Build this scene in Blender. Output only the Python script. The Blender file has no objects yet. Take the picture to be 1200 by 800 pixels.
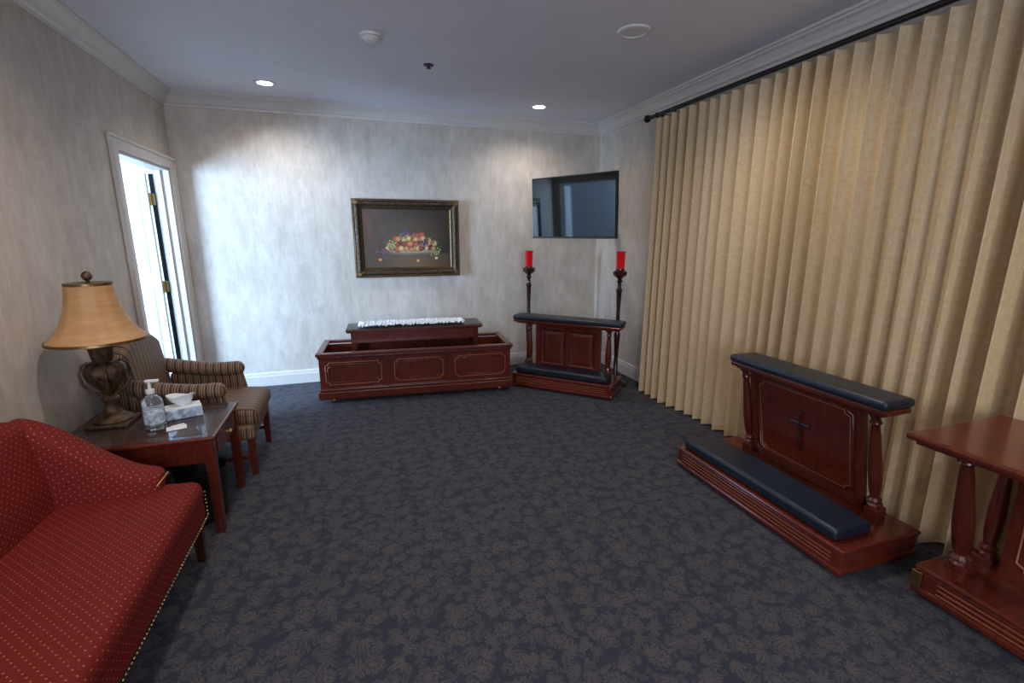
import bpy, bmesh, math, random
from mathutils import Vector, Matrix, Euler
random.seed(7)
scene = bpy.context.scene
COL = scene.collection
WORLD_GROUPS = set()

# ------------------------------------------------------------------ materials
class NT:
    def __init__(s, name):
        s.mat = bpy.data.materials.new(name); s.mat.use_nodes = True
        s.t = s.mat.node_tree; s.n = s.t.nodes; s.l = s.t.links
        s.b = s.n['Principled BSDF']
    def new(s, typ, **kw):
        nd = s.n.new(typ)
        for k, v in kw.items(): setattr(nd, k, v)
        return nd
    def put(s, sock, v):
        if hasattr(v, 'is_linked') or isinstance(v, bpy.types.NodeSocket): s.l.new(v, sock)
        else: sock.default_value = v
    def m(s, op, a, b=None, c=None, clamp=False):
        nd = s.new('ShaderNodeMath', operation=op); nd.use_clamp = clamp
        s.put(nd.inputs[0], a)
        if b is not None: s.put(nd.inputs[1], b)
        if c is not None: s.put(nd.inputs[2], c)
        return nd.outputs[0]
    def coord(s, kind='Object', scale=(1, 1, 1), loc=(0, 0, 0), rot=(0, 0, 0)):
        tc = s.new('ShaderNodeTexCoord'); mp = s.new('ShaderNodeMapping')
        s.l.new(tc.outputs[kind], mp.inputs[0])
        mp.inputs['Scale'].default_value = scale
        mp.inputs['Location'].default_value = loc
        mp.inputs['Rotation'].default_value = rot
        return mp.outputs[0]
    def noise(s, vec, scale=5, detail=4, rough=.5, dist=0, col=False):
        nd = s.new('ShaderNodeTexNoise'); s.l.new(vec, nd.inputs['Vector'])
        nd.inputs['Scale'].default_value = scale; nd.inputs['Detail'].default_value = detail
        nd.inputs['Roughness'].default_value = rough; nd.inputs['Distortion'].default_value = dist
        return nd.outputs['Color' if col else 'Fac']
    def ramp(s, fac, stops):
        nd = s.new('ShaderNodeValToRGB'); s.l.new(fac, nd.inputs[0])
        e = nd.color_ramp.elements
        while len(e) < len(stops): e.new(.5)
        for i, (p, c) in enumerate(stops):
            e[i].position = p; e[i].color = (*c, 1) if len(c) == 3 else c
        return nd.outputs[0]
    def mix(s, fac, a, b, blend='MIX'):
        nd = s.new('ShaderNodeMix', data_type='RGBA', blend_type=blend)
        s.put(nd.inputs[0], fac)
        s.put(nd.inputs[6], a if hasattr(a, 'is_linked') else (*a, 1))
        s.put(nd.inputs[7], b if hasattr(b, 'is_linked') else (*b, 1))
        return nd.outputs[2]
    def bump(s, h, strength=.2, dist=.01):
        nd = s.new('ShaderNodeBump'); s.l.new(h, nd.inputs['Height'])
        nd.inputs['Strength'].default_value = strength; nd.inputs['Distance'].default_value = dist
        s.l.new(nd.outputs[0], s.b.inputs['Normal'])
    def set(s, **kw):
        for k, v in kw.items():
            s.put(s.b.inputs[k.replace('_', ' ')], v)

def simple(name, col, rough=.5, metal=0, var=.12, nscale=8, coat=0, bump=0, **kw):
    s = NT(name); v = s.coord()
    n = s.noise(v, nscale, 3)
    lo = tuple(c*(1-var) for c in col); hi = tuple(min(1, c*(1+var)) for c in col)
    s.l.new(s.ramp(n, [(.3, lo), (.7, hi)]), s.b.inputs['Base Color'])
    s.set(Roughness=rough, Metallic=metal)
    if coat: s.b.inputs['Coat Weight'].default_value = coat
    if bump: s.bump(s.noise(v, nscale*12, 2), bump, .003)
    for k, val in kw.items(): s.b.inputs[k.replace('_', ' ')].default_value = val
    return s.mat

def wood(name, dark, light, rough=.25, grain=(3, 3, 18)):
    s = NT(name); v = s.coord(scale=grain)
    n = s.noise(v, 4, 6, .6, 1.2)
    n2 = s.noise(s.coord(), 2.2, 2)
    c = s.ramp(n, [(.3, dark), (.7, light)])
    c = s.mix(.35, c, s.ramp(n2, [(.3, tuple(x*.6 for x in dark)), (.75, tuple(x*1.25 for x in light))]))
    s.l.new(c, s.b.inputs['Base Color'])
    s.set(Roughness=rough); s.b.inputs['Coat Weight'].default_value = .35
    s.b.inputs['Coat Roughness'].default_value = .12
    s.bump(n, .04, .002)
    return s.mat

M = {}
M['mahog'] = wood('mahogany', (.048, .0070, .0038), (.135, .020, .009), grain=(14, 3, 3))
M['mahogv'] = wood('mahogany_vertical', (.045, .007, .004), (.115, .019, .009), grain=(10, 10, 2))
M['mahogdark'] = wood('mahogany_dark', (.020, .005, .004), (.055, .012, .007), grain=(10, 10, 2))
M['inlay'] = simple('wood_inlay', (.27, .085, .04), .35)
M['navy'] = simple('navy_leatherette', (.009, .015, .029), .38, var=.2, nscale=30, bump=.15)
M['white'] = simple('trim_paint', (.60, .56, .53), .4, var=.03)
M['doorw'] = simple('door_paint', (.80, .82, .84), .4, var=.03)
M['ceil'] = simple('ceiling_paint', (.72, .72, .78), .9, var=.03, nscale=2)
M['hallw'] = simple('hall_paint', (.72, .74, .77), .8, var=.03)
M['brass'] = simple('brass', (.55, .36, .13), .3, metal=1)
M['black'] = simple('black_plastic', (.012, .012, .013), .35)
M['iron'] = simple('black_iron', (.012, .010, .010), .4, metal=.4)
M['bronze'] = simple('bronze_antique', (.085, .048, .024), .36, metal=.5, var=.75, nscale=40, bump=.6)
M['plasticw'] = simple('white_plastic', (.7, .7, .7), .4, var=.02)
M['tissue'] = simple('paper_white', (.75, .78, .82), .8, var=.05)
M['bluebox'] = simple('printed_carton', (.36, .46, .58), .5, var=.6, nscale=30)
M['screen'] = simple('tv_screen', (.004, .005, .007), .05, var=.02)
M['redglass'] = simple('red_glass', (.62, .006, .012), .12, var=.1, coat=.5)
M['redglass'].node_tree.nodes['Principled BSDF'].inputs['Emission Color'].default_value = (.8, .01, .01, 1)
M['redglass'].node_tree.nodes['Principled BSDF'].inputs['Emission Strength'].default_value = .12
M['lace'] = simple('lace_white', (.80, .83, .88), .8, var=.15, nscale=120, bump=.6)
M['frame'] = simple('frame_gilt', (.075, .050, .030), .36, metal=.55, var=.7, nscale=60, bump=.6)
M['framegold'] = simple('frame_gold_lip', (.17, .105, .045), .38, metal=.8, var=.4, nscale=40)
M['bin'] = simple('bin_black', (.010, .010, .011), .5)

def mk_clear(name, col, rough=.03, ior=1.45):
    s = NT(name); s.l.new(s.ramp(s.noise(s.coord(), 3), [(0, col), (1, col)]), s.b.inputs['Base Color'])
    s.set(Roughness=rough, IOR=ior); s.b.inputs['Transmission Weight'].default_value = .95
    return s.mat
M['clear'] = mk_clear('clear_plastic', (.9, .95, 1.0))
def mk_glass_top():
    s = NT('glass_top'); s.l.new(s.ramp(s.noise(s.coord(), 3), [(0, (.03, .05, .05)), (1, (.05, .07, .07))]), s.b.inputs['Base Color'])
    s.set(Roughness=.03); s.b.inputs['Alpha'].default_value = .40
    return s.mat
M['glass'] = mk_glass_top()

def mk_emit(name, col, st):
    s = NT(name); s.l.new(s.ramp(s.noise(s.coord(), 3), [(0, col), (1, col)]), s.b.inputs['Emission Color'])
    s.b.inputs['Emission Strength'].default_value = st; return s.mat
M['lens'] = mk_emit('downlight_lens', (1, .95, .88), 18)
M['sky'] = mk_emit('window_daylight', (.62, .80, 1.0), 3)

def mk_wallpaper():
    s = NT('wallpaper_mottled')
    n1 = s.noise(s.coord(scale=(1.8, 1.8, 1.1)), 1.5, 8, .70, .6)
    n2 = s.noise(s.coord(scale=(7, 7, 2.8)), 1.6, 8, .72, .4)
    n3 = s.noise(s.coord(scale=(8, 8, 3.8), loc=(4, 3, 1)), 2.0, 9, .76, .5)
    c = s.ramp(n1, [(.32, (.45, .385, .32)), (.5, (.55, .485, .42)), (.66, (.64, .585, .53))])
    c = s.mix(.34, c, s.ramp(n2, [(.36, (.36, .30, .245)), (.62, (.66, .615, .56))]))
    fl = s.ramp(n3, [(.57, (0, 0, 0)), (.68, (1, 1, 1))])
    c = s.mix(s.m('MULTIPLY', fl, .40), c, (.37, .25, .17))
    n4 = s.noise(s.coord(scale=(5, 5, 2.0), loc=(9, 1, 7)), 2.0, 8, .74, .4)
    gl = s.ramp(n4, [(.54, (0, 0, 0)), (.66, (1, 1, 1))])
    c = s.mix(s.m('MULTIPLY', gl, .35), c, (.71, .67, .62))
    n5 = s.noise(s.coord(scale=(38, 38, 3.0), loc=(2, 5, 3)), 1.2, 3, .5)
    c = s.mix(.10, c, s.ramp(n5, [(.35, (.36, .31, .27)), (.65, (.64, .60, .56))]))
    s.l.new(c, s.b.inputs['Base Color']); s.set(Roughness=.60)
    s.bump(n3, .10, .004)
    return s.mat
M['wallp'] = mk_wallpaper()

def mk_carpet():
    s = NT('carpet_damask')
    tc = s.new('ShaderNodeTexCoord')
    nz = s.new('ShaderNodeTexNoise'); s.l.new(tc.outputs['Object'], nz.inputs['Vector'])
    nz.inputs['Scale'].default_value = 14; nz.inputs['Detail'].default_value = 2
    vm = s.new('ShaderNodeVectorMath', operation='MULTIPLY_ADD')
    s.l.new(nz.outputs['Color'], vm.inputs[0]); vm.inputs[1].default_value = (.045, .045, 0)
    s.l.new(tc.outputs['Object'], vm.inputs[2])
    def layer(val, cell, off, kind, R, n, amt):
        mp = s.new('ShaderNodeMapping'); s.l.new(vm.outputs[0], mp.inputs[0])
        mp.inputs['Scale'].default_value = (1/cell, 1/cell, 1); mp.inputs['Location'].default_value = (*off, 0)
        vo = s.new('ShaderNodeTexVoronoi', voronoi_dimensions='2D', feature='F1')
        s.l.new(mp.outputs[0], vo.inputs['Vector']); vo.inputs['Scale'].default_value = 1; vo.inputs['Randomness'].default_value = .55
        df = s.new('ShaderNodeVectorMath', operation='SUBTRACT')
        s.l.new(mp.outputs[0], df.inputs[0]); s.l.new(vo.outputs['Position'], df.inputs[1])
        sp = s.new('ShaderNodeSeparateXYZ'); s.l.new(df.outputs[0], sp.inputs[0])
        sc = s.new('ShaderNodeSeparateColor'); s.l.new(vo.outputs['Color'], sc.inputs[0])
        fx, fy = sp.outputs[0], sp.outputs[1]
        r = s.m('SQRT', s.m('ADD', s.m('MULTIPLY', fx, fx), s.m('MULTIPLY', fy, fy)))
        rot = s.m('MULTIPLY', sc.outputs[0], 6.2832)
        th = s.m('SUBTRACT', s.m('MODULO', s.m('ADD', s.m('ADD', s.m('ARCTAN2', fy, fx), rot), 12.5664), 6.2832), 3.14159)
        pet = s.m('ABSOLUTE', s.m('COSINE', s.m('MULTIPLY', th, n/2)))
        if kind == 'fan':
            env = s.m('SUBTRACT', 1, s.m('MULTIPLY', s.m('ABSOLUTE', th), .42), clamp=True)
            edge = s.m('MULTIPLY', s.m('MULTIPLY', R, env), s.m('ADD', .22, s.m('MULTIPLY', .78, s.m('POWER', pet, .7))))
        else:
            edge = s.m('MULTIPLY', R, s.m('ADD', .55, s.m('MULTIPLY', .45, s.m('POWER', pet, .6))))
        cover = s.m('MULTIPLY', s.m('SUBTRACT', s.m('ADD', edge, .035), r), 30, clamp=True)
        fill = s.m('MULTIPLY', s.m('SUBTRACT', edge, r), 24, clamp=True)
        vn = s.m('GREATER_THAN', pet, .965)
        fill = s.m('MULTIPLY', fill, s.m('SUBTRACT', 1, s.m('MULTIPLY', vn, .65)))
        if kind != 'fan':
            rg_ = s.m('SUBTRACT', 1, s.m('MULTIPLY', s.m('ABSOLUTE', s.m('SUBTRACT', r, s.m('MULTIPLY', edge, .5))), 22), clamp=True)
            fill = s.m('MULTIPLY', fill, s.m('SUBTRACT', 1, s.m('MULTIPLY', rg_, .8)))
        fill = s.m('MULTIPLY', fill, amt)
        return s.m('ADD', s.m('MULTIPLY', val, s.m('SUBTRACT', 1, cover)), s.m('MULTIPLY', fill, cover))
    v = s.m('MULTIPLY', 0.0, 1.0)
    v = layer(v, .052, (3.3, 1.2), 'fan', .75, 3, .50)
    v = layer(v, .074, (.4, 7.1), 'fan', .75, 5, .65)
    v = layer(v, .096, (9.2, 2.7), 'fan', .72, 7, .80)
    v = layer(v, .165, (1.2, 4.6), 'flower', .30, 9, .95)
    v = layer(v, .130, (6.7, 8.3), 'fan', .60, 7, .85)
    pile = s.noise(s.coord(), 260, 2, .7)
    big = s.noise(s.coord(), 9.0, 4, .6)
    msk = s.m('MULTIPLY', v, s.m('ADD', .35, s.m('MULTIPLY', big, 1.0)), clamp=True)
    col = s.mix(msk, (.029, .033, .051), (.088, .080, .081))
    col = s.mix(.6, col, s.mix(1.0, col, s.ramp(pile, [(.3, (.4, .4, .4)), (.7, (1.55, 1.55, 1.55))]), 'MULTIPLY'))
    s.l.new(col, s.b.inputs['Base Color']); s.set(Roughness=.95)
    s.b.inputs['Specular IOR Level'].default_value = .1
    s.b.inputs['Sheen Weight'].default_value = .06
    s.bump(s.m('ADD', pile, s.m('MULTIPLY', msk, .6)), .5, .006)
    return s.mat
M['carpet'] = mk_carpet()

def mk_curtain():
    s = NT('curtain_fabric')
    n = s.noise(s.coord(scale=(1, 1, .25)), 130, 3, .6)
    n2 = s.noise(s.coord(scale=(1, 1, 2.2)), 22, 5, .65)
    f = s.m('ADD', s.m('MULTIPLY', n, .5), s.m('MULTIPLY', n2, .5))
    c = s.ramp(f, [(.35, (.48, .355, .205)), (.65, (.60, .475, .30))])
    s.l.new(c, s.b.inputs['Base Color']); s.set(Roughness=.5)
    s.b.inputs['Sheen Weight'].default_value = .1
    s.bump(f, .10, .002)
    return s.mat
M['curtain'] = mk_curtain()

def mk_dots():
    s = NT('sofa_red_fabric')
    def dist(off):
        mp = s.coord('UV', scale=(31, 31, 1), loc=(off, off, 0))
        sp = s.new('ShaderNodeSeparateXYZ'); s.l.new(mp, sp.inputs[0])
        fx = s.m('SUBTRACT', s.m('FRACT', sp.outputs[0]), .5); fy = s.m('SUBTRACT', s.m('FRACT', sp.outputs[1]), .5)
        return s.m('ADD', s.m('ABSOLUTE', fx), s.m('ABSOLUTE', fy))
    d = s.m('MINIMUM', dist(0), dist(.5))
    dot = s.m('LESS_THAN', d, .095)
    n = s.noise(s.coord('Object'), 220, 2)
    base = s.ramp(n, [(.3, (.115, .0055, .0045)), (.7, (.175, .0100, .0075))])
    s.l.new(s.mix(dot, base, (.40, .15, .065)), s.b.inputs['Base Color']); s.set(Roughness=.75)
    s.b.inputs['Specular IOR Level'].default_value = .25
    s.bump(n, .2, .002)
    return s.mat
M['red'] = mk_dots()

def mk_stripe():
    s = NT('chair_stripe_fabric')
    sp = s.new('ShaderNodeSeparateXYZ'); s.l.new(s.coord('UV', scale=(1/.046, 1, 1)), sp.inputs[0])
    f = s.m('FRACT', sp.outputs[0])
    c = s.ramp(f, [(0, (.018, .010, .008)), (.22, (.24, .135, .060)), (.34, (.040, .020, .015)), (.48, (.30, .19, .095)), (.62, (.020, .011, .009)), (.72, (.17, .038, .020)), (.80, (.26, .15, .07)), (.92, (.022, .012, .010))])
    c.node.color_ramp.interpolation = 'CONSTANT'
    n = s.noise(s.coord(), 200, 2)
    c = s.mix(.12, c, s.ramp(n, [(.3, (.02, .015, .01)), (.7, (.26, .18, .11))]))
    s.l.new(c, s.b.inputs['Base Color']); s.set(Roughness=.6); s.b.inputs['Sheen Weight'].default_value = .05
    return s.mat
M['stripe'] = mk_stripe()

def mk_shade():
    s = NT('lampshade_silk')
    n = s.noise(s.coord(scale=(1, 1, 6)), 6, 3)
    s.l.new(s.ramp(n, [(.3, (.40, .21, .085)), (.7, (.52, .30, .135))]), s.b.inputs['Base Color'])
    s.set(Roughness=.55); s.b.inputs['Subsurface Weight'].default_value = .15
    s.b.inputs['Subsurface Radius'].default_value = (.02, .01, .005)
    return s.mat
M['shade'] = mk_shade()
def mk_attr():
    s = NT('oil_paint'); a = s.new('ShaderNodeAttribute'); a.attribute_name = 'Col'
    s.l.new(a.outputs['Color'], s.b.inputs['Base Color']); s.set(Roughness=.35)
    s.bump(s.noise(s.coord(), 90, 3), .15, .002); return s.mat
M['paint'] = mk_attr()

# ------------------------------------------------------------------ helpers
def group(name, loc=(0, 0, 0), rot=(0, 0, 0), parent=None, world=False):
    e = bpy.data.objects.new(name, None); COL.objects.link(e)
    e.empty_display_size = .1
    e.location = loc; e.rotation_euler = rot
    if parent: e.parent = parent
    if world: WORLD_GROUPS.add(e.name)
    return e

def finish(name, me, mat, parent, loc=(0, 0, 0), rot=(0, 0, 0), smooth=False):
    o = bpy.data.objects.new(name, me); COL.objects.link(o)
    if mat:
        for m_ in (mat if isinstance(mat, list) else [mat]): me.materials.append(m_)
    o.location = loc; o.rotation_euler = rot
    if parent:
        o.parent = parent
        if parent.name in WORLD_GROUPS:
            o.matrix_parent_inverse = Matrix.LocRotScale(parent.location, parent.rotation_euler, None).inverted()
    if smooth:
        for p in me.polygons: p.use_smooth = True
    return o

def uvmap(me, mode):
    uv = me.uv_layers.new(name='UVMap')
    for p in me.polygons:
        n = p.normal; ax = max(range(3), key=lambda i: abs(n[i]))
        for li in p.loop_indices:
            c = me.vertices[me.loops[li].vertex_index].co
            if mode == 'box':
                u = (c.y, c.z) if ax == 0 else ((c.x, c.z) if ax == 1 else (c.x, c.y))
            elif mode == 'sy':      # stripes vary with y
                u = (c.x, c.z) if ax == 1 else (c.y, c.x+c.z)
            else:                   # 'sx' stripes vary with x
                u = (c.y, c.z) if ax == 0 else (c.x, c.y+c.z)
            uv.data[li].uv = u

def box(name, c, s, mat, parent=None, bevel=.004, rot=(0, 0, 0), seg=2):
    bm = bmesh.new(); bmesh.ops.create_cube(bm, size=1)
    for v in bm.verts: v.co = Vector((v.co.x*s[0], v.co.y*s[1], v.co.z*s[2]))
    if bevel > 0:
        b = min(bevel, min(s)*.45)
        bmesh.ops.bevel(bm, geom=bm.edges[:], offset=b, segments=seg, affect='EDGES', profile=.5)
    me = bpy.data.meshes.new(name); bm.to_mesh(me); bm.free()
    return finish(name, me, mat, parent, c, rot)

def multibox(name, boxes, mat, parent=None):
    bm = bmesh.new()
    for lo, hi in boxes:
        r = bmesh.ops.create_cube(bm, size=1)
        for v in r['verts']:
            v.co = Vector([lo[i]+(v.co[i]+.5)*(hi[i]-lo[i]) for i in range(3)])
    me = bpy.data.meshes.new(name); bm.to_mesh(me); bm.free()
    return finish(name, me, mat, parent)

def lathe(name, prof, loc, mat, parent=None, seg=32, rot=(0, 0, 0), flute=None, smooth=True):
    vs, fs = [], []
    for r, z in prof:
        for i in range(seg):
            a = 2*math.pi*i/seg
            rr = r*(1+(flute[1]*math.cos(flute[0]*a) if flute else 0))
            vs.append((rr*math.cos(a), rr*math.sin(a), z))
    n = len(prof)
    for j in range(n-1):
        for i in range(seg):
            k = (i+1) % seg
            fs.append((j*seg+i, j*seg+k, (j+1)*seg+k, (j+1)*seg+i))
    if prof[0][0] > 1e-4: fs.append(tuple(reversed(range(seg))))
    if prof[-1][0] > 1e-4: fs.append(tuple((n-1)*seg+i for i in range(seg)))
    me = bpy.data.meshes.new(name); me.from_pydata(vs, [], fs); me.update()
    o = finish(name, me, mat, parent, loc, rot, smooth)
    if smooth:
        try: me.set_sharp_from_angle(angle=math.radians(40))
        except Exception: pass
    return o

def prism(name, pts, axis, lo, hi, mat, parent=None, smooth=False):
    def P(a, b, t):
        return {'x': (t, a, b), 'y': (a, t, b), 'z': (a, b, t)}[axis]
    n = len(pts)
    vs = [P(a, b, lo) for a, b in pts]+[P(a, b, hi) for a, b in pts]
    fs = [tuple(range(n)), tuple(range(n, 2*n))]+[(i, (i+1) % n, n+(i+1) % n, n+i) for i in range(n)]
    bm = bmesh.new(); bv = [bm.verts.new(v) for v in vs]
    for f in fs: bm.faces.new([bv[i] for i in f])
    bmesh.ops.recalc_face_normals(bm, faces=bm.faces[:])
    me = bpy.data.meshes.new(name); bm.to_mesh(me); bm.free()
    return finish(name, me, mat, parent)

def taper(name, c, s0, s1, z0, z1, mat, parent=None, top=None):
    t = top or c
    vs = []
    for (cx, cy), s, z in ((c, s0, z0), (t, s1, z1)):
        for dx, dy in ((-1, -1), (1, -1), (1, 1), (-1, 1)): vs.append((cx+dx*s/2, cy+dy*s/2, z))
    fs = [(3, 2, 1, 0), (4, 5, 6, 7)]+[(i, (i+1) % 4, 4+(i+1) % 4, 4+i) for i in range(4)]
    bm = bmesh.new(); bv = [bm.verts.new(v) for v in vs]
    for f in fs: bm.faces.new([bv[i] for i in f])
    bmesh.ops.bevel(bm, geom=bm.edges[:], offset=.003, segments=2, affect='EDGES')
    me = bpy.data.meshes.new(name); bm.to_mesh(me); bm.free()
    return finish(name, me, mat, parent)

def rbox(name, lo, hi, r, mat, parent=None, n=(8, 8, 8), f=None, uv='box', rot=(0, 0, 0), loc=(0, 0, 0)):
    h = [(hi[i]-lo[i])/2 for i in range(3)]; c = [(hi[i]+lo[i])/2 for i in range(3)]
    r = min(r, min(h)*.98)
    ax = []
    for i in range(3):
        k = h[i]-r
        inner = [-k+2*k*j/n[i] for j in range(n[i]+1)]
        out = [r*math.tan(math.radians(a)) for a in (12, 24, 35, 45)]
        ax.append([-k-o for o in reversed(out)]+inner+[k+o for o in out])
    bm = bmesh.new(); vd = {}
    def V(p):
        key = tuple(round(x, 6) for x in p)
        if key not in vd:
            q = Vector([max(-(h[i]-r), min(h[i]-r, p[i])) for i in range(3)])
            d = Vector(p)-q
            w = q+(d.normalized()*r if d.length > 1e-9 else d)+Vector(c)
            if f: w = Vector(f(w))
            vd[key] = bm.verts.new(w)
        return vd[key]
    for a in range(3):
        b, d = (a+1) % 3, (a+2) % 3
        for sgn in (-1, 1):
            for i in range(len(ax[b])-1):
                for j in range(len(ax[d])-1):
                    q = []
                    for bi, dj in ((i, j), (i+1, j), (i+1, j+1), (i, j+1)):
                        p = [0, 0, 0]; p[a] = sgn*h[a]; p[b] = ax[b][bi]; p[d] = ax[d][dj]; q.append(V(p))
                    try: bm.faces.new(q)
                    except ValueError: pass
    bmesh.ops.recalc_face_normals(bm, faces=bm.faces[:])
    me = bpy.data.meshes.new(name); bm.to_mesh(me); bm.free()
    uvmap(me, uv)
    return finish(name, me, mat, parent, loc, rot, True)

def tube(name, pts, r, mat, parent=None, closed=False, res=3, loc=(0, 0, 0), rot=(0, 0, 0)):
    cu = bpy.data.curves.new(name+'_c', 'CURVE'); cu.dimensions = '3D'
    sp = cu.splines.new('POLY'); sp.points.add(len(pts)-1)
    for i, p in enumerate(pts): sp.points[i].co = (*p, 1)
    sp.use_cyclic_u = closed
    cu.bevel_depth = r; cu.bevel_resolution = res; cu.use_fill_caps = True
    co = bpy.data.objects.new(name+'_c', cu); COL.objects.link(co)
    me = bpy.data.meshes.new_from_object(co)
    bpy.data.objects.remove(co); bpy.data.curves.remove(cu)
    me.name = name
    return finish(name, me, mat, parent, loc, rot, True)

def nails(name, pts, r, mat, parent):
    bm = bmesh.new()
    for p in pts:
        bmesh.ops.create_icosphere(bm, subdivisions=1, radius=r, matrix=Matrix.Translation(p))
    me = bpy.data.meshes.new(name); bm.to_mesh(me); bm.free()
    return finish(name, me, mat, parent, smooth=True)

def rings(name, w, h, prof, mat, parent, loc=(0, 0, 0), rot=(0, 0, 0), fill=False):
    vs, fs = [], []
    for ins, pr in prof:
        a, b = w/2-ins, h/2-ins
        vs += [(-a, -pr, -b), (a, -pr, -b), (a, -pr, b), (-a, -pr, b)]
    for j in range(len(prof)-1):
        for i in range(4):
            k = (i+1) % 4
            fs.append((j*4+i, j*4+k, (j+1)*4+k, (j+1)*4+i))
    if fill: fs.append(tuple((len(prof)-1)*4+i for i in range(4)))
    me = bpy.data.meshes.new(name); me.from_pydata(vs, [], fs); me.update()
    return finish(name, me, mat, parent, loc, rot)

def bead(name, w, h, notch, r, mat, parent, loc, rot=(0, 0, 0)):
    a, b, k = w/2, h/2, notch
    pts = [(-a+k, 0, -b), (a-k, 0, -b), (a-k, 0, -b+k*.55), (a, 0, -b+k), (a, 0, b-k), (a-k, 0, b-k*.55), (a-k, 0, b), (-a+k, 0, b), (-a+k, 0, b-k*.55), (-a, 0, b-k), (-a, 0, -b+k), (-a+k, 0, -b+k*.55)] if k > 0 else [(-a, 0, -b), (a, 0, -b), (a, 0, b), (-a, 0, b)]
    return tube(name, pts, r, mat, parent, True, 2, loc, rot)

# ------------------------------------------------------------------ room
XL, XR, YB, YF, H = -1.53, 2.85, 5.38, -2.6, 2.80
multibox('floor', [((-4.3, YF-.12, -.1), (XR+.12, 6.7, 0))], M['carpet'])
multibox('ceiling', [((-4.3, YF-.12, H), (XR+.12, 6.7, H+.1))], M['ceil'])
multibox('wall_back', [((XL, YB, 0), (XR+.12, YB+.12, H))], M['wallp'])
multibox('wall_right', [((XR, YF, 0), (XR+.12, YB, H))], M['wallp'])
D0, D1, DH = 4.22, 5.27, 2.13
multibox('wall_left', [((XL-.12, YF, 0), (XL, D0, H)), ((XL-.12, D0, DH), (XL, D1, H)), ((XL-.12, D1, 0), (XL, 6.6, H))], M['wallp'])
multibox('wall_front', [((-4.3, YF-.12, 0), (XR+.12, YF, H))], M['wallp'])
multibox('wall_hall_left', [((-4.3, YF, 0), (-4.2, 6.6, .7)), ((-4.3, YF, 2.3), (-4.2, 6.6, H)), ((-4.3, YF, .7), (-4.2, 2.9, 2.3)), ((-4.3, 4.4, .7), (-4.2, 6.6, 2.3))], M['hallw'])
multibox('wall_hall_back', [((-4.3, 6.6, 0), (XR+.12, 6.7, H))], M['hallw'])
w1 = group('window_1', (-4.25, 3.65, 1.5))
box('pane', (-.03, 0, 0), (.01, 1.5, 1.6), M['sky'], w1, 0)
for i, y in enumerate((-.73, 0, .73)): box('mullion_%d' % i, (0, y, 0), (.05, .05, 1.6), M['doorw'], w1)
for i, z in enumerate((-.78, 0, .78)): box('rail_%d' % i, (0, 0, z), (.045, 1.5, .04), M['doorw'], w1)

cp = [(0, 0), (.012, 0), (.016, .018), (.030, .028), (.040, .050), (.062, .078), (.082, .090), (.088, .100), (.100, .104), (.100, .12), (0, .12)]
prism('trim_1', [(YB-a, H-.12+b) for a, b in cp], 'x', XL, XR, M['white'])
prism('trim_2', [(XL+a, H-.12+b) for a, b in cp], 'y', YF, YB, M['white'])
prism('trim_3', [(XR-a, H-.12+b) for a, b in cp], 'y', YF, YB, M['white'])
bp = [(0, 0), (.018, 0), (.018, .10), (.013, .115), (.012, .13), (.005, .145), (0, .145)]
prism('baseboard_back', [(YB-a, b) for a, b in bp], 'x', XL, XR, M['white'])
prism('baseboard_left', [(XL+a, b) for a, b in bp], 'y', YF, D0-.1, M['white'])
prism('baseboard_right', [(XR-a, b) for a, b in bp], 'y', YF, YB, M['white'])

# door
d = group('door_1', (XL, 4.75, 0), world=True)
for nm, y0, y1 in (('casing_near', D0-.10, D0), ('casing_far', D1, D1+.10)):
    box(nm, (XL+.011, (y0+y1)/2, (DH)/2), (.022, .10, DH), M['white'], d, .005)
    yy = y0+.014 if nm == 'casing_near' else y1-.014
    box(nm+'_bead', (XL+.026, yy, (DH+.05)/2), (.014, .022, DH+.05), M['white'], d, .005)
box('casing_head', (XL+.011, (D0+D1)/2, DH+.05), (.022, D1-D0+.2, .10), M['white'], d, .005)
box('casing_head_bead', (XL+.026, (D0+D1)/2, DH+.088), (.016, D1-D0+.2, .024), M['white'], d, .005)
box('jamb_near', (XL-.06, D0+.01, DH/2), (.125, .02, DH), M['white'], d, .002)
box('jamb_far', (XL-.06, D1-.01, DH/2), (.125, .02, DH), M['white'], d, .002)
box('jamb_head', (XL-.06, (D0+D1)/2, DH-.01), (.125, D1-D0-.04, .02), M['white'], d, .002)
box('door_stop', (XL-.075, D1-.027, DH/2), (.03, .014, DH-.02), M['white'], d, .002)
box('door_edge_seal', (XL-.140, D1-.015, 1.05), (.034, .02, 2.06), M['black'], d, .002)  # black strip standing in for the shade in the hinge-side gap
leaf_y = D1-.045
box('leaf', (XL-.17-.44, leaf_y, 1.05), (.88, .042, 2.06), M['doorw'], d, .003)
for i, (z, h_) in enumerate(((.62, .9), (1.6, .8))):
    for j, x in enumerate((-.22, .22)):
        rings('leaf_panel_%d%d' % (i, j), .32, h_, [(0, 0), (.012, .006), (.03, -.0), (.05, .004)], M['doorw'], d, (XL-.61+x, leaf_y-.0215, z), fill=True)
for i, z in enumerate((.28, 1.08, 1.86)):
    box('hinge_%d' % i, (XL-.145, D1-.03, z), (.035, .012, .10), M['brass'], d, .002)
    lathe('hinge_pin_%d' % i, [(.007, -.055), (.007, .055)], (XL-.158, D1-.045, z), M['brass'], d, 10)
lathe('knob', [(.0, 0), (.012, 0), (.012, .03), (.028, .04), (.03, .055), (.02, .068), (0, .07)], (XL-.99, leaf_y-.021, 1.0), M['brass'], d, 20, (math.pi/2, 0, 0))

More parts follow.
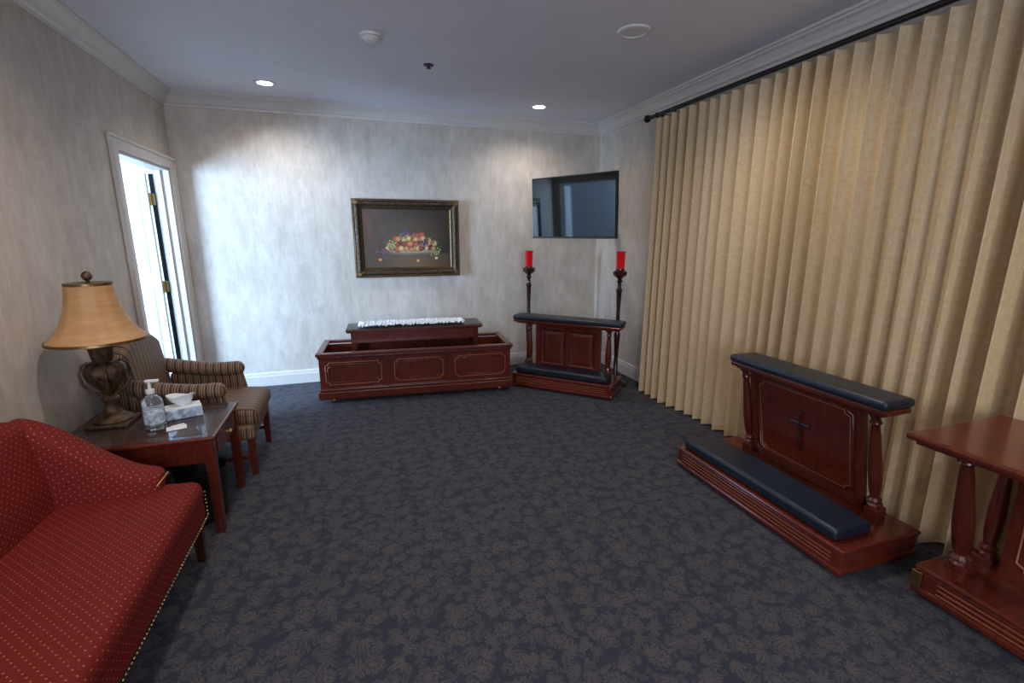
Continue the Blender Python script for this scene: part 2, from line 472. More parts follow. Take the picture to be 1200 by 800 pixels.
# ------------------------------------------------------------------ ceiling fixtures
for i, (x, y) in enumerate(((-.61, 4.82), (1.86, 4.82), (-.61, 2.35), (1.86, 2.35), (-.61, -.1), (1.86, -.1))):
    g = group('recessed_downlight', (x, y, H))
    lathe('trim_ring', [(.060, -.002), (.062, -.010), (.085, -.008), (.09, 0), (.06, 0)], (0, 0, 0), M['plasticw'], g, 32)
    lathe('lens', [(0, -.004), (.059, -.004), (.059, 0), (0, 0)], (0, 0, 0), M['lens'], g, 32)
    ld = bpy.data.lights.new('downlight_lamp', 'SPOT'); ld.energy = 40 if y > 3 else 60
    ld.spot_size = math.radians(150 if y > 3 else 154); ld.spot_blend = .9; ld.shadow_soft_size = .06
    ld.color = (1.0, .92, .84) if y > 3 else (1.0, .87, .74)
    lo = bpy.data.objects.new('lamp', ld); COL.objects.link(lo); lo.parent = g; lo.location = (0, 0, -.03)
g = group('smoke_detector', (.20, 3.53, H))
lathe('body', [(0, -.045), (.035, -.045), (.045, -.038), (.055, -.018), (.07, -.015), (.072, 0), (0, 0)], (0, 0, 0), M['plasticw'], g)
g = group('ceiling_speaker', (1.77, 2.95, H))
lathe('ring', [(0, -.006), (.075, -.008), (.08, -.014), (.10, -.010), (.105, 0), (0, 0)], (0, 0, 0), M['plasticw'], g, 40)
g = group('fire_sprinkler', (.636, 3.97, H))
lathe('escutcheon', [(0, -.006), (.035, -.006), (.04, 0), (0, 0)], (0, 0, 0), M['iron'], g)
lathe('head', [(0, -.028), (.018, -.026), (.018, -.023), (.006, -.022), (.006, -.005), (0, -.005)], (0, 0, 0), M['iron'], g)

# ------------------------------------------------------------------ curtain + rod
YC0, YC1, XC = -1.6, 4.03, 2.69
ny, nz = 860, 30
vs, fs = [], []
for j in range(nz+1):
    t = j/nz; z = .015+t*(2.565-.015)
    for i in range(ny+1):
        y = YC0+(YC1-YC0)*i/ny
        ph = 2*math.pi*y/.112+1.3*math.sin(y*3.1)+.8*math.sin(y*7.3+1)+.55*(1-t)*math.sin(z*1.6+y*2.3)
        A = (.044+.015*math.sin(y*5+2)+.009*math.sin(y*11))*(.80+.25*(1-t))
        s_ = math.sin(ph)
        x = XC-A*(s_+.28*math.sin(2*ph+.6)*(1-t*.5))-.010*(1-t)*math.sin(y*2.1+z)
        if t > .95: x = XC-A*(abs(s_)**.6*(1 if s_ > 0 else -1))*.9
        vs.append((x, y+.019*math.cos(ph)*(1-t*.3), z))
for j in range(nz):
    for i in range(ny):
        a = j*(ny+1)+i; fs.append((a, a+1, a+ny+2, a+ny+1))
me = bpy.data.meshes.new('curtain_fabric'); me.from_pydata(vs, [], fs); me.update()
cg = group('pleated_curtain', (XC, 1.2, 0), world=True)
finish('fabric', me, M['curtain'], cg, smooth=True)
rg = group('curtain_rod', (XC, 1.2, 2.59), world=True)
tube('rod', [(XC-.02, YC0-.1, 2.595), (XC-.02, 4.10, 2.595)], .017, M['iron'], rg, res=6)
lathe('finial', [(0, 0), (.02, .0), (.024, .01), (.014, .02), (.03, .035), (.034, .05), (.026, .068), (0, .078)], (XC-.02, 4.09, 2.595), M['iron'], rg, 20, (-math.pi/2, 0, 0))
for i, y in enumerate((3.98, -.2)):
    box('bracket_%d' % i, ((XC+XR)/2-.01, y, 2.595), (XR-XC+.02, .02, .02), M['iron'], rg, .003)
    box('bracket_plate_%d' % i, (XR-.006, y, 2.595), (.012, .05, .09), M['iron'], rg, .003)
    lathe('bracket_collar_%d' % i, [(.022, -.012), (.024, 0), (.022, .012)], (XC-.02, y, 2.595), M['iron'], rg, 20, (math.pi/2, 0, 0))

# ------------------------------------------------------------------ painting
pg = group('framed_fruit_painting', (.57, YB-.012, 1.51))
rings('frame', 1.12, .81, [(0, -.012), (0, .022), (.010, .034), (.022, .030), (.035, .040), (.052, .043), (.066, .030), (.075, .018), (.082, .018)], M['frame'], pg)
rings('frame_gold_lip', .956, .646, [(0, .018), (.004, .024), (.012, .020), (.020, .010)], M['framegold'], pg)
bead('frame_rope', 1.09, .78, 0, .005, M['framegold'], pg, (0, -.033, 0))
for i, (sx, sz) in enumerate(((-1, -1), (1, -1), (1, 1), (-1, 1))):
    box('corner_ornament_%d' % i, (sx*.522, -.038, sz*.367), (.055, .02, .055), M['framegold'], pg, .01, (0, math.pi/4, 0))
vs, fs, cs = [], [], []
W2, H2 = .46, .305
def bgc(x, z):
    u, v = x/W2, z/H2
    c = Vector((.024, .015, .010))
    dr = max(0, min(1, (-u-.45)*2.2+v*.3)); c += Vector((.055, .010, .009))*dr*(.6+.4*math.sin(u*22+v*4))
    c += Vector((.042, .028, .016))*max(0, 1-((u-.1)**2+(v-.1)**2)*1.4)
    if v < -.50: c = Vector((.12, .075, .042))*(.65+.35*math.sin(u*3+1)) + Vector((.01, .006, .004))
    return c
nx_, nz_ = 60, 40
for j in range(nz_+1):
    for i in range(nx_+1):
        x = -W2+2*W2*i/nx_; z = -H2+2*H2*j/nz_
        vs.append((x, -.008, z)); cs.append(bgc(x, z))
for j in range(nz_):
    for i in range(nx_):
        a = j*(nx_+1)+i; fs.append((a, a+1, a+nx_+2, a+nx_+1))
lay = [-.0085]
def blob(x, z, rx, rz, col, hl=1.7):
    lay[0] -= .00003
    b = len(vs); n = 14
    vs.append((x-rx*.2, lay[0], z+rz*.25)); cs.append(Vector(col)*hl)
    for ring, k in ((.6, 1.0), (1.0, .35)):
        for i in range(n):
            a = 2*math.pi*i/n
            vs.append((x+rx*ring*math.cos(a), lay[0], z+rz*ring*math.sin(a))); cs.append(Vector(col)*k)
    for i in range(n):
        k = (i+1) % n
        fs.append((b, b+1+i, b+1+k)); fs.append((b+1+i, b+1+n+i, b+1+n+k, b+1+k))
blob(.04, -.150, .33, .030, (.16, .13, .11)); blob(.04, -.135, .31, .024, (.30, .25, .18))
for i in range(50):
    a = random.uniform(0, math.pi); blob(.04+.32*math.cos(a)*random.uniform(.7, 1.02), -.11+.20*math.sin(a)*random.uniform(.5, 1.0), .028, .014, (.035, .065, .025))
pal = [(.50, .20, .08), (.38, .08, .04), (.58, .38, .15), (.28, .035, .035), (.48, .36, .14), (.58, .28, .12)]
# large round fruit: back row to front row
for row, (zz, span, cnt) in enumerate(((.035, .13, 6), (-.01, .20, 9), (-.06, .25, 11), (-.105, .27, 12))):
    for i in range(cnt):
        u = -1+2*(i+.5)/cnt+random.uniform(-.08, .08)
        r = random.uniform(.026, .038)
        blob(.04+u*span, zz+random.uniform(-.012, .012), r, r*.95, random.choice(pal), 1.5)
for (cx, cz, col) in ((-.17, -.07, (.26, .32, .10)), (.19, -.05, (.08, .045, .11)), (-.03, .05, (.09, .05, .12)), (.29, -.14, (.26, .30, .12)), (-.25, -.14, (.12, .05, .09))):
    for i in range(24): blob(cx+random.gauss(0, .026), cz+random.gauss(0, .020), .011, .011, col, 1.9)
for x, z in ((-.30, -.22), (.10, -.235), (.30, -.21)): blob(x, z, .022, .018, random.choice(pal))
me = bpy.data.meshes.new('canvas'); me.from_pydata([tuple(v) for v in vs], [], fs); me.update()
at = me.color_attributes.new('Col', 'FLOAT_COLOR', 'POINT')
for i, c in enumerate(cs): at.data[i].color = (c[0], c[1], c[2], 1)
finish('canvas', me, M['paint'], pg)
box('backing', (0, -.001, 0), (1.05, .008, .74), M['black'], pg, 0)

# ------------------------------------------------------------------ TV
tg = group('wall_mounted_television', (2.15, 4.62, 1.825), (0, 0, math.radians(-61)))
ts = group('screen_assembly', (0, 0, 0), (math.radians(3), 0, 0), tg)
TW, TH = 1.05, .625
box('housing', (0, .018, 0), (TW, .036, TH), M['black'], ts, .006)
box('housing_back', (0, .05, -.03), (.7, .04, .40), M['black'], ts, .015)
box('screen', (0, -.003, .004), (TW-.022, .008, TH-.028), M['screen'], ts, .001)
box('bezel_bottom', (0, -.006, -TH/2+.007), (TW, .012, .014), M['black'], ts, .002)
box('mount_plate', (0, .08, 0), (.24, .02, .24), M['iron'], tg, .003)
box('mount_arm_1', (.0, .43, .03), (.045, .70, .04), M['iron'], tg, .004)
box('mount_arm_2', (.0, .43, -.05), (.045, .70, .04), M['iron'], tg, .004)
box('wall_plate', (0, .78, 0), (.22, .02, .30), M['iron'], tg, .003, (0, 0, math.radians(-29)))

# ------------------------------------------------------------------ casket bier skirt + table
cg = group('paneled_bier_chest', (.53, 4.51, 0), (0, 0, math.radians(-4.4)))
Wc, Dc = 1.81, .58
box('front_board', (0, .012, .27), (Wc, .024, .36), M['mahog'], cg, .003)
box('back_board', (0, Dc-.012, .27), (Wc, .024, .36), M['mahog'], cg, .003)
for i, s_ in enumerate((-1, 1)):
    box('side_board_%d' % i, (s_*(Wc/2-.012), Dc/2, .27), (.024, Dc-.05, .36), M['mahog'], cg, .003)
    box('side_rim_%d' % i, (s_*(Wc/2-.01), Dc/2, .475), (.06, Dc+.03, .03), M['mahog'], cg, .008)
    box('side_base_%d' % i, (s_*(Wc/2+.003), Dc/2, .085), (.035, Dc+.03, .07), M['mahog'], cg, .008)
box('front_rim', (0, -.005, .475), (Wc+.04, .06, .03), M['mahog'], cg, .008)
box('front_rim_lower', (0, -.006, .448), (Wc+.02, .03, .022), M['mahog'], cg, .008)
box('back_rim', (0, Dc+.003, .475), (Wc+.04, .05, .03), M['mahog'], cg, .008)
box('front_base', (0, -.010, .085), (Wc+.04, .045, .075), M['mahog'], cg, .008)
box('front_base_cap', (0, -.006, .135), (Wc+.02, .03, .022), M['mahog'], cg, .008)
box('bottom_lining', (0, Dc/2, .06), (Wc-.06, Dc-.06, .015), M['mahogdark'], cg, .002)
for i, x in enumerate((-.6, 0, .6)):
    w = .50 if i != 1 else .46
    bead('panel_molding_%d' % i, w, .21, .03, .005, M['inlay'], cg, (x, -.003, .29))
    bead('panel_molding_inner_%d' % i, w-.04, .17, .03, .005, M['mahogv'], cg, (x, -.002, .29))
for i, x in enumerate((-.295, .295)): box('stile_%d' % i, (x, -.004, .29), (.035, .012, .29), M['mahogv'], cg, .003)
for i, (x, y) in enumerate(((-.8, .05), (.8, .05), (-.8, .5), (.8, .5))):
    lathe('caster_%d' % i, [(0, -.012), (.022, -.012), (.025, -.008), (.025, .008), (.022, .012), (0, .012)], (x, y-.01, .0255), M['brass'], cg, 20, (0, math.pi/2, 0))
    box('caster_fork_%d' % i, (x, y-.01, .045), (.034, .02, .02), M['brass'], cg, .002)

tb = group('sofa_table', (.545, 4.72, 0), (0, 0, math.radians(-3.5)))
Wt, Dt = 1.34, .36
box('top', (0, Dt/2, .645), (Wt, Dt, .022), M['mahog'], tb, .006)
box('top_edge', (0, Dt/2, .628), (Wt-.02, Dt-.02, .014), M['mahog'], tb, .005)
box('glass_top', (0, Dt/2, .660), (Wt-.01, Dt-.01, .006), M['glass'], tb, .001)
box('apron_front', (0, .03, .57), (Wt-.10, .02, .10), M['mahog'], tb, .003)
box('apron_back', (0, Dt-.03, .57), (Wt-.10, .02, .10), M['mahog'], tb, .003)
for i, x in enumerate((-.60, .60)):
    box('apron_side_%d' % i, (x, Dt/2, .57), (.02, Dt-.08, .10), M['mahog'], tb, .003)
    for j, y in enumerate((.04, Dt-.04)):
        taper('leg_%d%d' % (i, j), (x, y), .032, .05, .069, .62, M['mahogv'], tb)
bead('drawer_bead', .5, .06, 0, .003, M['mahogv'], tb, (0, .019, .57))
# lace
vs, fs = [], []; nx_, ny_ = 110, 16
for j in range(ny_+1):
    for i in range(nx_+1):
        u = i/nx_*2-1; v = j/ny_*2-1
        sc = 1+.05*abs(math.sin(u*40))
        x = u*.52; y = v*.125*sc
        if abs(u) > .95: x += .01*math.sin(v*14)*(1 if u > 0 else -1)
        vs.append((x-.03, Dt/2+y, .668+.012*abs(math.sin(i*.9))*abs(math.sin(j*.9+1))+random.uniform(0, .022)*(1 if abs(v) > .7 or abs(u) > .9 else .6)))
for j in range(ny_):
    for i in range(nx_):
        a = j*(nx_+1)+i; fs.append((a, a+1, a+nx_+2, a+nx_+1))
me = bpy.data.meshes.new('lace_runner'); me.from_pydata(vs, [], fs); me.update()
lr = finish('lace_runner', me, M['lace'], None, (tb.location.x, tb.location.y, 0), tb.rotation_euler)
sm = lr.modifiers.new('s', 'SOLIDIFY'); sm.thickness = .004

# ------------------------------------------------------------------ prie-dieu kneelers
def column(name, h, loc, prt, r=.03, rot=(0, 0, 0)):
    lathe(name, [(0, 0), (r*1.25, 0), (r*1.25, .03), (r*.9, .04), (r*1.15, .055), (r*.75, .07), (r*1.0, .12), (r*1.12, h*.38), (r*.8, h*.72), (r*.62, h-.10), (r*.95, h-.085), (r*.7, h-.07), (r*.8, h-.05), (r*1.25, h-.035), (r*1.25, h), (0, h)], loc, M['mahogv'], prt, 24, rot)

def kneeler(name, loc, rotz, W, D, armh, arm_y, lean, style):
    g = group(name, loc, (0, 0, rotz))
    bh = .15
    box('plinth', (0, 0, .085), (W, D, .09), M['mahog'], g, .01)
    box('plinth_foot', (0, 0, .034), (W+.02, D+.02, .032), M['mahog'], g, .01)
    box('plinth_top', (0, 0, bh-.012), (W+.02, D+.02, .024), M['mahog'], g, .009)
    for i in range(3): box('inlay_line_%d' % i, (0, -D/2-.001, .065+i*.020), (W-.10, .006, .005), M['inlay'], g, .001)
    for i, (sx, sy) in enumerate(((-1, -1), (1, -1), (1, 1), (-1, 1))):
        lathe('foot_%d' % i, [(0, 0), (.022, 0), (.028, .01), (.026, .02), (0, .02)], (sx*(W/2-.05), sy*(D/2-.05), 0), M['mahogdark'], g, 20)
    cd = min(.24, D*.55)
    rbox('kneeling_cushion', (-W/2+.03, -D/2+.012, bh), (W/2-.05, -D/2+.012+cd, bh+.062), .022, M['navy'], g, (16, 6, 2),
         f=lambda p: (p.x, p.y, p.z+(.010*(1-(2*p.x/W)**2) if p.z > bh+.03 else 0)))
    y0 = arm_y+lean
    hh = armh-.05-bh
    up = group('upright', (.012 if style == 'cross' else 0, y0, bh), (math.atan2(lean, hh), 0, 0), g)
    px = .41 if style == 'cross' else W/2-.10
    L = math.hypot(hh, lean)
    for i, sx in enumerate((-1, 1)):
        box('post_block_%d' % i, (sx*px, 0, .025), (.07, .07, .05), M['mahogv'], up, .005)
        column('post_%d' % i, L-.05, (sx*px, 0, .04), up, .028)
    pw = 2*px-.10
    if style == 'cross':
        box('panel', (0, .0, L*.5), (pw-.02, .022, L-.02), M['mahog'], up, .003)
        for i, sx in enumerate((-1, 1)): box('panel_stile_%d' % i, (sx*(pw/2-.02), 0, L*.5), (.04, .034, L-.02), M['mahogv'], up, .004)
        box('panel_rail_top', (0, 0, L-.03), (pw, .034, .05), M['mahog'], up, .004)
        box('panel_rail_bottom', (0, 0, .035), (pw, .034, .06), M['mahog'], up, .004)
        bead('panel_bead', pw-.11, L-.13, .03, .006, M['mahogv'], up, (0, -.013, L*.5))
        bead('panel_bead_inner', pw-.14, L-.16, .03, .0025, M['inlay'], up, (0, -.012, L*.5))
        box('cross_upright', (.0, -.017, L*.5), (.020, .014, .24), M['mahogdark'], up, .003)
        box('cross_arm', (.0, -.017, L*.5+.045), (.12, .014, .020), M['mahogdark'], up, .003)
    else:
        pw = 2*px-.24
        for i, sx in enumerate((-1, 1)):
            box('inner_post_%d' % i, (sx*(pw/2+.02), 0, L*.5), (.045, .05, L), M['mahogv'], up, .005)
        box('panel', (0, 0, L*.5), (pw, .022, L-.02), M['mahog'], up, .003)
        box('panel_rail_top', (0, -.004, L-.04), (pw, .034, .06), M['mahog'], up, .004)
        box('panel_rail_bottom', (0, -.004, .04), (pw, .034, .06), M['mahog'], up, .004)
        box('panel_muntin', (0, -.004, L*.5), (.04, .034, L-.04), M['mahogv'], up, .004)
        for i, sx in enumerate((-1, 1)):
            rings('panel_door_%d' % i, pw/2-.04, L-.16, [(0, 0), (.006, .012), (.02, .004), (.05, .014)], M['mahogv'], up, (sx*pw/4, -.011, L*.5), fill=True)
            bead('panel_door_bead_%d' % i, pw/2-.05, L-.17, 0, .004, M['inlay'], up, (sx*pw/4, -.014, L*.5))
    a0, a1 = (-.435, .53) if style == 'cross' else (-W/2-.06, W/2+.04)
    ac, aw = (a0+a1)/2, a1-a0
    box('arm_rail', (ac, arm_y, armh-.055), (aw-.01, .17, .028), M['mahog'], g, .008)
    box('arm_rail_lower', (ac, arm_y, armh-.075), (aw-.06, .12, .018), M['mahog'], g, .006)
    rbox('arm_cushion', (a0, arm_y-.10, armh-.042), (a1, arm_y+.10, armh+.005), .02, M['navy'], g, (16, 4, 2))
    return g

kneeler('prie_dieu_kneeler', (2.27, 1.935, 0), -math.pi/2, 1.17, .50, .81, .055, .125, 'cross')
kneeler('corner_kneeler', (2.0, 4.327, 0), -math.pi/4, 1.05, .38, .73, .03, .0, 'doors')

# pedestal memorial table near right edge
mg = group('pedestal_table', (2.43, .70, 0), (0, 0, -math.pi/2))
W, D = .96, .36
box('plinth', (0, 0, .085), (W, D, .09), M['mahog'], mg, .01)
box('plinth_foot', (0, 0, .036), (W+.02, D+.02, .034), M['mahog'], mg, .01)
box('plinth_top', (0, 0, .140), (W+.02, D+.02, .024), M['mahog'], mg, .009)
for i in range(3): box('inlay_line_%d' % i, (0, -D/2-.001, .062+i*.022), (W-.16, .006, .005), M['inlay'], mg, .001)
for i, (sx, sy) in enumerate(((-1, -1), (1, -1), (1, 1), (-1, 1))):
    lathe('foot_%d' % i, [(0, 0), (.022, 0), (.028, .012), (.024, .022), (0, .022)], (sx*(W/2-.05), sy*(D/2-.05), 0), M['mahogdark'], mg, 20)
for i, sx in enumerate((-1, 1)):
    x = sx*(W/2-.075)
    box('pillar_block_front_%d' % i, (x, -.045, .165), (.08, .08, .03), M['mahogv'], mg, .005)
    column('pillar_front_%d' % i, .60, (x, -.045, .165), mg, .034, (math.atan2(.13, .58), 0, 0))
    box('pillar_block_back_%d' % i, (x, .125, .165), (.075, .075, .03), M['mahogv'], mg, .005)
    column('pillar_back_%d' % i, .575, (x, .125, .165), mg, .030)
    box('brass_corner_front_%d' % i, (sx*(W/2-.005), -D/2-.009, .085), (.04, .005, .075), M['brass'], mg, .002)
    box('brass_corner_side_%d' % i, (sx*(W/2+.009), -D/2+.008, .085), (.005, .04, .075), M['brass'], mg, .002)
box('center_panel', (0, .06, .44), (W-.30, .025, .58), M['mahog'], mg, .004)
bead('center_panel_bead', W-.40, .44, .03, .005, M['inlay'], mg, (0, .046, .44))
box('apron', (0, -.07, .732), (W-.10, .44, .035), M['mahog'], mg, .008)
box('top_molding', (0, -.105, .757), (W-.02, .55, .022), M['mahog'], mg, .009)
box('top', (0, -.115, .781), (W+.02, .59, .028), M['mahog'], mg, .010)

# ------------------------------------------------------------------ candlesticks
for (x, y, hh) in ((1.86, 5.08, 1.20), (2.55, 4.285, 1.21)):
    g = group('candlestick', (x, y, 0))
    lathe('stand', [(0, 0), (.125, 0), (.13, .015), (.115, .03), (.08, .045), (.05, .06), (.035, .09), (.045, .11), (.024, .14), (.020, .30), (.030, .50), (.034, .54), (.020, .58), (.020, .80), (.027, .98), (.034, 1.0), (.020, 1.02), (.018, 1.07), (.032, 1.09), (.020, 1.105), (.024, 1.12), (.066, 1.150), (.072, 1.185), (.064, 1.19), (.044, 1.20), (.042, hh+.008), (0, hh+.008)], (0, 0, 0), M['mahogdark'], g, 28)
    lathe('red_glass', [(0, hh+.006), (.038, hh+.006), (.042, hh+.016), (.046, hh+.165), (.052, hh+.174), (.050, hh+.178), (.042, hh+.165), (.037, hh+.10), (0, hh+.10)], (0, 0, 0), M['redglass'], g, 28)

# ------------------------------------------------------------------ sofa
sg = group('red_camelback_sofa', (-1.1, 1.5, 0), world=True)
X0, X1, Y0, Y1 = -1.47, -.755, .40, 2.46
rbox('seat_base', (X0+.05, Y0, .20), (X1-.01, Y1, .34), .03, M['red'], sg, (10, 24, 3))
rbox('seat', (X0+.1, Y0+.02, .30), (X1, Y1-.01, .405), .045, M['red'], sg, (12, 24, 3),
     f=lambda p: (p.x, p.y, p.z+(.02*max(0, 1-((p.x+1.08)/.4)**2) if p.z > .36 else 0)))
def backf(p):
    x, y, z = p; c = (Y0+Y1)/2; u = (y-c)/((Y1-Y0)/2)
    k = (z-.3)/.5
    hump = .10*max(0, math.cos(u*math.pi/2))**1.3
    return (x-.07*k+.03*max(0, 1-abs(k-.45)*2), y, z+(hump*k if k > 0 else 0))
rbox('backrest', (X0+.06, Y0+.03, .30), (X0+.20, Y1-.03, .80), .06, M['red'], sg, (4, 24, 10), f=backf)
def armtop(x):
    t = max(0, min(1, (x-(-1.42))/(.50)))
    s_ = t*t*(3-2*t)
    return .80-.30*s_
for i, sgn in enumerate((1, -1)):
    ye = Y1 if sgn > 0 else Y0
    lo_y, hi_y = (ye-.14, ye) if sgn > 0 else (ye, ye+.14)
    def af(p, sgn=sgn):
        k = (p.z-.30)/.5
        zt = armtop(p.x)
        return (p.x, p.y+sgn*.035*max(0, k)**2, .30+k*(zt-.30))
    rbox('arm_%d' % i, (X0+.03, lo_y, .30), (-.90, hi_y, .80), .06, M['red'], sg, (16, 3, 10), f=af)
np_ = []
for i in range(100): np_.append((X1-.008, Y0+.02+i*(Y1-Y0-.04)/99, .212))
for i in range(32): np_.append((X1-.03-i*.02, Y1+.001, .212))
for i in range(7): np_.append((X1-.003, Y1-.018, .225+i*.02))
for i in range(26):
    t = i/25; x = -1.40+t*.50
    np_.append((x, Y1+.036*((armtop(x)-.3)/.5)**2+.002, armtop(x)-.045))
for i in range(12): np_.append((-.899, Y1-.012*i, armtop(-.9)-.04))
nails('nailheads', np_, .0055, M['brass'], sg)
for i, y in enumerate((Y1-.05, (Y0+Y1)/2, Y0+.05)):
    taper('leg_front_%d' % i, (-.80, y), .030, .048, 0, .21, M['mahogdark'], sg)
    taper('leg_back_%d' % i, (-1.41, y), .030, .048, 0, .21, M['mahogdark'], sg)

# ------------------------------------------------------------------ armchair
ag = group('striped_armchair', (-1.04, 3.56, 0), world=True)
ya, yb = 3.27, 3.87; yc = (ya+yb)/2
rbox('seat_rail', (-1.34, ya, .25), (-.69, yb, .345), .02, M['stripe'], ag, (8, 8, 2), uv='sy')
rbox('seat_cushion', (-1.28, ya+.03, .33), (-.66, yb-.03, .45), .045, M['stripe'], ag, (10, 10, 3), uv='sy',
     f=lambda p: (p.x, p.y, p.z+(.02*max(0, 1-((p.x+.97)/.33)**2-((p.y-yc)/.3)**2*.4) if p.z > .40 else 0)))
def cb(p):
    k = (p.z-.3)/.63; u = (p.y-yc)/.3
    return (p.x-.07*k, p.y, p.z-(.09*u*u*k if k > 0 else 0)+.03*k*(1-u*u))
rbox('back', (-1.41, ya+.0, .30), (-1.25, yb-.0, .93), .06, M['stripe'], ag, (3, 12, 12), uv='sy', f=cb)
for i, sgn in enumerate((-1, 1)):
    ye = ya if sgn < 0 else yb
    lo_y, hi_y = (ye-.02, ye+.065) if sgn < 0 else (ye-.065, ye+.02)
    rbox('arm_panel_%d' % i, (-1.34, lo_y+.012, .30), (-.84, hi_y-.012, .60), .03, M['stripe'], ag, (8, 2, 4), uv='sx',
         f=lambda p: (p.x+(.05*(p.z-.3)/-.3 if p.x > -1.0 else 0)+.05, p.y, p.z))
    def rf(p, sgn=sgn):
        return (p.x, p.y, p.z+.06*max(0, (-.95-p.x)/.35)**1.5)
    rbox('arm_roll_%d' % i, (-1.34, lo_y-.012, .545), (-.82, hi_y+.012, .645), .048, M['stripe'], ag, (10, 1, 1), uv='sx', f=rf)
for i, y in enumerate((ya+.03, yb-.03)):
    taper('leg_front_%d' % i, (-.715, y), .034, .046, 0, .26, M['mahogv'], ag)
    taper('leg_back_%d' % i, (-1.40, y), .030, .042, 0, .28, M['mahogv'], ag, top=(-1.33, y))
    box('stretcher_%d' % i, (-1.045, y, .12), (.64, .018, .028), M['mahogv'], ag, .003)
box('stretcher_cross', (-1.05, yc, .12), (.018, yb-ya-.07, .028), M['mahogv'], ag, .003)

# ------------------------------------------------------------------ end table
eg = group('end_table', (-1.09, 2.90, 0), world=True)
ex0, ex1, ey0, ey1, eh = -1.46, -.735, 2.62, 3.18, .55
cx, cy = (ex0+ex1)/2, (ey0+ey1)/2
box('top', (cx, cy, eh-.012), (ex1-ex0, ey1-ey0, .024), M['mahog'], eg, .008)
box('top_glass', (cx, cy, eh+.001), (ex1-ex0-.03, ey1-ey0-.03, .004), M['glass'], eg, .001)
bead('top_inlay', ex1-ex0-.12, ey1-ey0-.12, 0, .0018, M['inlay'], eg, (cx, cy, eh+.001), (math.pi/2, 0, 0))
box('apron_front', (cx, ey0+.03, eh-.084), (ex1-ex0-.06, .02, .12), M['mahog'], eg, .003)
box('apron_back', (cx, ey1-.03, eh-.084), (ex1-ex0-.06, .02, .12), M['mahog'], eg, .003)
box('apron_left', (ex0+.03, cy, eh-.084), (.02, ey1-ey0-.06, .12), M['mahog'], eg, .003)
box('apron_right', (ex1-.03, cy, eh-.084), (.02, ey1-ey0-.06, .12), M['mahog'], eg, .003)
box('drawer_front', (ex1-.018, cy, eh-.080), (.012, .38, .085), M['mahog'], eg, .004)
lathe('drawer_knob', [(0, 0), (.006, 0), (.005, .01), (.012, .018), (.010, .025), (0, .027)], (ex1-.012, cy, eh-.08), M['brass'], eg, 16, (0, math.pi/2, 0))
for i, x in enumerate((ex0+.035, ex1-.035)):
    for j, y in enumerate((ey0+.035, ey1-.035)):
        taper('leg_%d%d' % (i, j), (x, y), .042, .048, 0, eh-.025, M['mahogv'], eg)

# lamp
lg = group('table_lamp', (-1.29, 2.98, eh+.003))
box('plinth', (0, 0, .012), (.19, .19, .024), M['bronze'], lg, .008)
lathe('body', [(0, .02), (.085, .02), (.09, .03), (.075, .045), (.05, .06), (.032, .085), (.028, .12), (.040, .145), (.026, .165), (.03, .19), (.052, .215), (.078, .25), (.090, .29), (.086, .32), (.062, .345), (.04, .355), (.046, .37), (.05, .40), (.056, .43), (.03, .445), (.016, .455), (.014, .52), (0, .52)], (0, 0, 0), M['bronze'], lg, 40, flute=(10, .035))
for i in range(4):
    a = i*math.pi/2+.4
    tube('leaf_scroll_%d' % i, [(math.cos(a)*r, math.sin(a)*r, z) for r, z in ((.03, .17), (.07, .19), (.098, .24), (.104, .29), (.09, .335), (.06, .35))], .007, M['bronze'], lg, res=3)
sp = [(.213, .463), (.211, .470), (.182, .495), (.154, .535), (.130, .59), (.114, .64), (.104, .70), (.099, .745), (.097, .755)]
lathe('shade', sp, (0, 0, 0), M['shade'], lg, 96, flute=(12, .010))
lg_sh = [o for o in lg.children if o.name.startswith('shade')][0]
bm = bmesh.new(); bm.from_mesh(lg_sh.data)
bmesh.ops.delete(bm, geom=[f_ for f_ in bm.faces if len(f_.verts) > 10], context='FACES'); bm.to_mesh(lg_sh.data); bm.free()
sd = lg_sh.modifiers.new('s', 'SOLIDIFY'); sd.thickness = .003
lathe('shade_trim_bottom', [(.209, .460), (.216, .460), (.214, .473), (.207, .473)], (0, 0, 0), M['framegold'], lg, 64)
lathe('shade_trim_top', [(.095, .748), (.100, .748), (.099, .760), (.094, .760)], (0, 0, 0), M['framegold'], lg, 64)
tube('harp_spider', [(-.097, 0, .752), (0, 0, .756), (.097, 0, .752)], .003, M['brass'], lg)
tube('harp', [(0, -.02, .50), (0, -.06, .58), (0, -.05, .70), (0, 0, .76), (0, .05, .70), (0, .06, .58), (0, .02, .50)], .003, M['brass'], lg)
lathe('finial', [(0, .755), (.01, .757), (.008, .77), (.020, .78), (.024, .795), (.016, .812), (0, .820)], (0, 0, 0), M['bronze'], lg, 20)
lathe('bulb', [(0, .50), (.014, .50), (.016, .53), (.03, .57), (.028, .60), (0, .62)], (0, 0, 0), M['plasticw'], lg, 20)

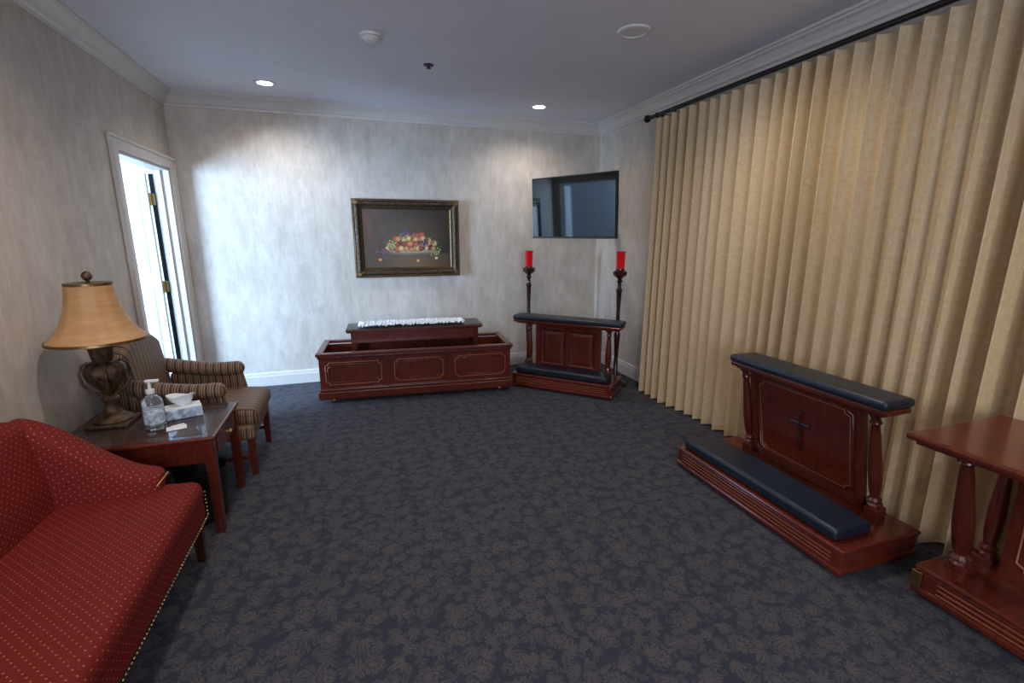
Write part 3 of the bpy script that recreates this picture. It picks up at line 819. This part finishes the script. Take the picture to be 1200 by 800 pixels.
# sanitizer, tissue box
hg = group('hand_sanitizer_bottle', (-1.05, 2.83, eh+.003))
lathe('bottle', [(0, 0), (.040, 0), (.046, .006), (.046, .14), (.042, .16), (.026, .178), (.016, .186), (.016, .20), (0, .20)], (0, 0, 0), M['clear'], hg, 32)
lathe('label', [(.0465, .035), (.0468, .036), (.0468, .115), (.0465, .116)], (0, 0, 0), simple('label_print', (.42, .50, .60), .5, var=.6, nscale=45), hg, 32)
lathe('collar', [(0, .195), (.020, .195), (.020, .215), (.008, .218), (.007, .255), (0, .255)], (0, 0, 0), M['plasticw'], hg, 24)
box('pump_nozzle', (.014, 0, .260), (.062, .018, .014), M['plasticw'], hg, .004)
kg = group('tissue_box', (-.97, 3.0, eh+.003), (0, 0, .35))
box('carton', (0, 0, .028), (.17, .11, .056), M['bluebox'], kg, .003)
box('carton_top', (0, 0, .0575), (.166, .106, .002), M['tissue'], kg, 0)
vs = []; fs = []
for j in range(7):
    for i in range(17):
        a = 2*math.pi*i/16; r = .012+.006*j+.008*math.sin(a*3+j); vs.append((r*math.cos(a)*1.4, r*math.sin(a)*.6, .057+.011*j-.004*math.sin(a*2)*j*.4))
for j in range(6):
    for i in range(16): a = j*17+i; fs.append((a, a+1, a+18, a+17))
me = bpy.data.meshes.new('tissue'); me.from_pydata(vs, [], fs); me.update(); finish('tissue', me, M['tissue'], kg, smooth=True)
ng = group('paper_napkin', (-.95, 2.80, eh+.003), (0, 0, .3))
box('sheet', (0, 0, .002), (.09, .06, .004), M['tissue'], ng, .001)
box('sheet_fold', (.01, .01, .006), (.06, .05, .004), M['tissue'], ng, .001, (0, 0, .2))

wg = group('waste_bin', (-.88, 2.84, 0))
lathe('bin', [(0, 0), (.10, 0), (.125, .29), (.13, .295), (.13, .30), (.12, .30), (.097, .012), (0, .012)], (0, 0, 0), M['bin'], wg, 36)

# ------------------------------------------------------------------ lights
def area(name, loc, target, size, sizey, power, col):
    ld = bpy.data.lights.new(name, 'AREA'); ld.shape = 'RECTANGLE'; ld.size = size; ld.size_y = sizey
    ld.energy = power; ld.color = col
    o = bpy.data.objects.new(name, ld); COL.objects.link(o); o.location = loc
    o.rotation_euler = (Vector(target)-Vector(loc)).to_track_quat('-Z', 'Y').to_euler()
    return o
area('daylight_hall_window', (-4.1, 3.65, 1.5), (-.6, 5.3, 1.2), 1.2, 1.5, 540, (.44, .69, 1.0))
area('rear_fill_added', (-.2, -2.4, 1.7), (.6, 4, 1.5), 2.2, 1.5, 95, (.80, .86, 1.0))  # added cool fill behind the camera, no window is built there

wd = bpy.data.worlds.new('World'); scene.world = wd; wd.use_nodes = True
wd.node_tree.nodes['Background'].inputs[0].default_value = (.5, .6, .8, 1)
wd.node_tree.nodes['Background'].inputs[1].default_value = .4

# ------------------------------------------------------------------ camera
cd = bpy.data.cameras.new('camera'); cd.sensor_width = 36; cd.lens = 16.8; cd.clip_start = .05
co = bpy.data.objects.new('camera', cd); COL.objects.link(co)
co.location = (0, 0, 1.55)
co.rotation_euler = (math.radians(90-12.58), 0, math.radians(-18.1))
scene.camera = co
scene.view_settings.view_transform = 'Standard'
scene.view_settings.look = 'None'
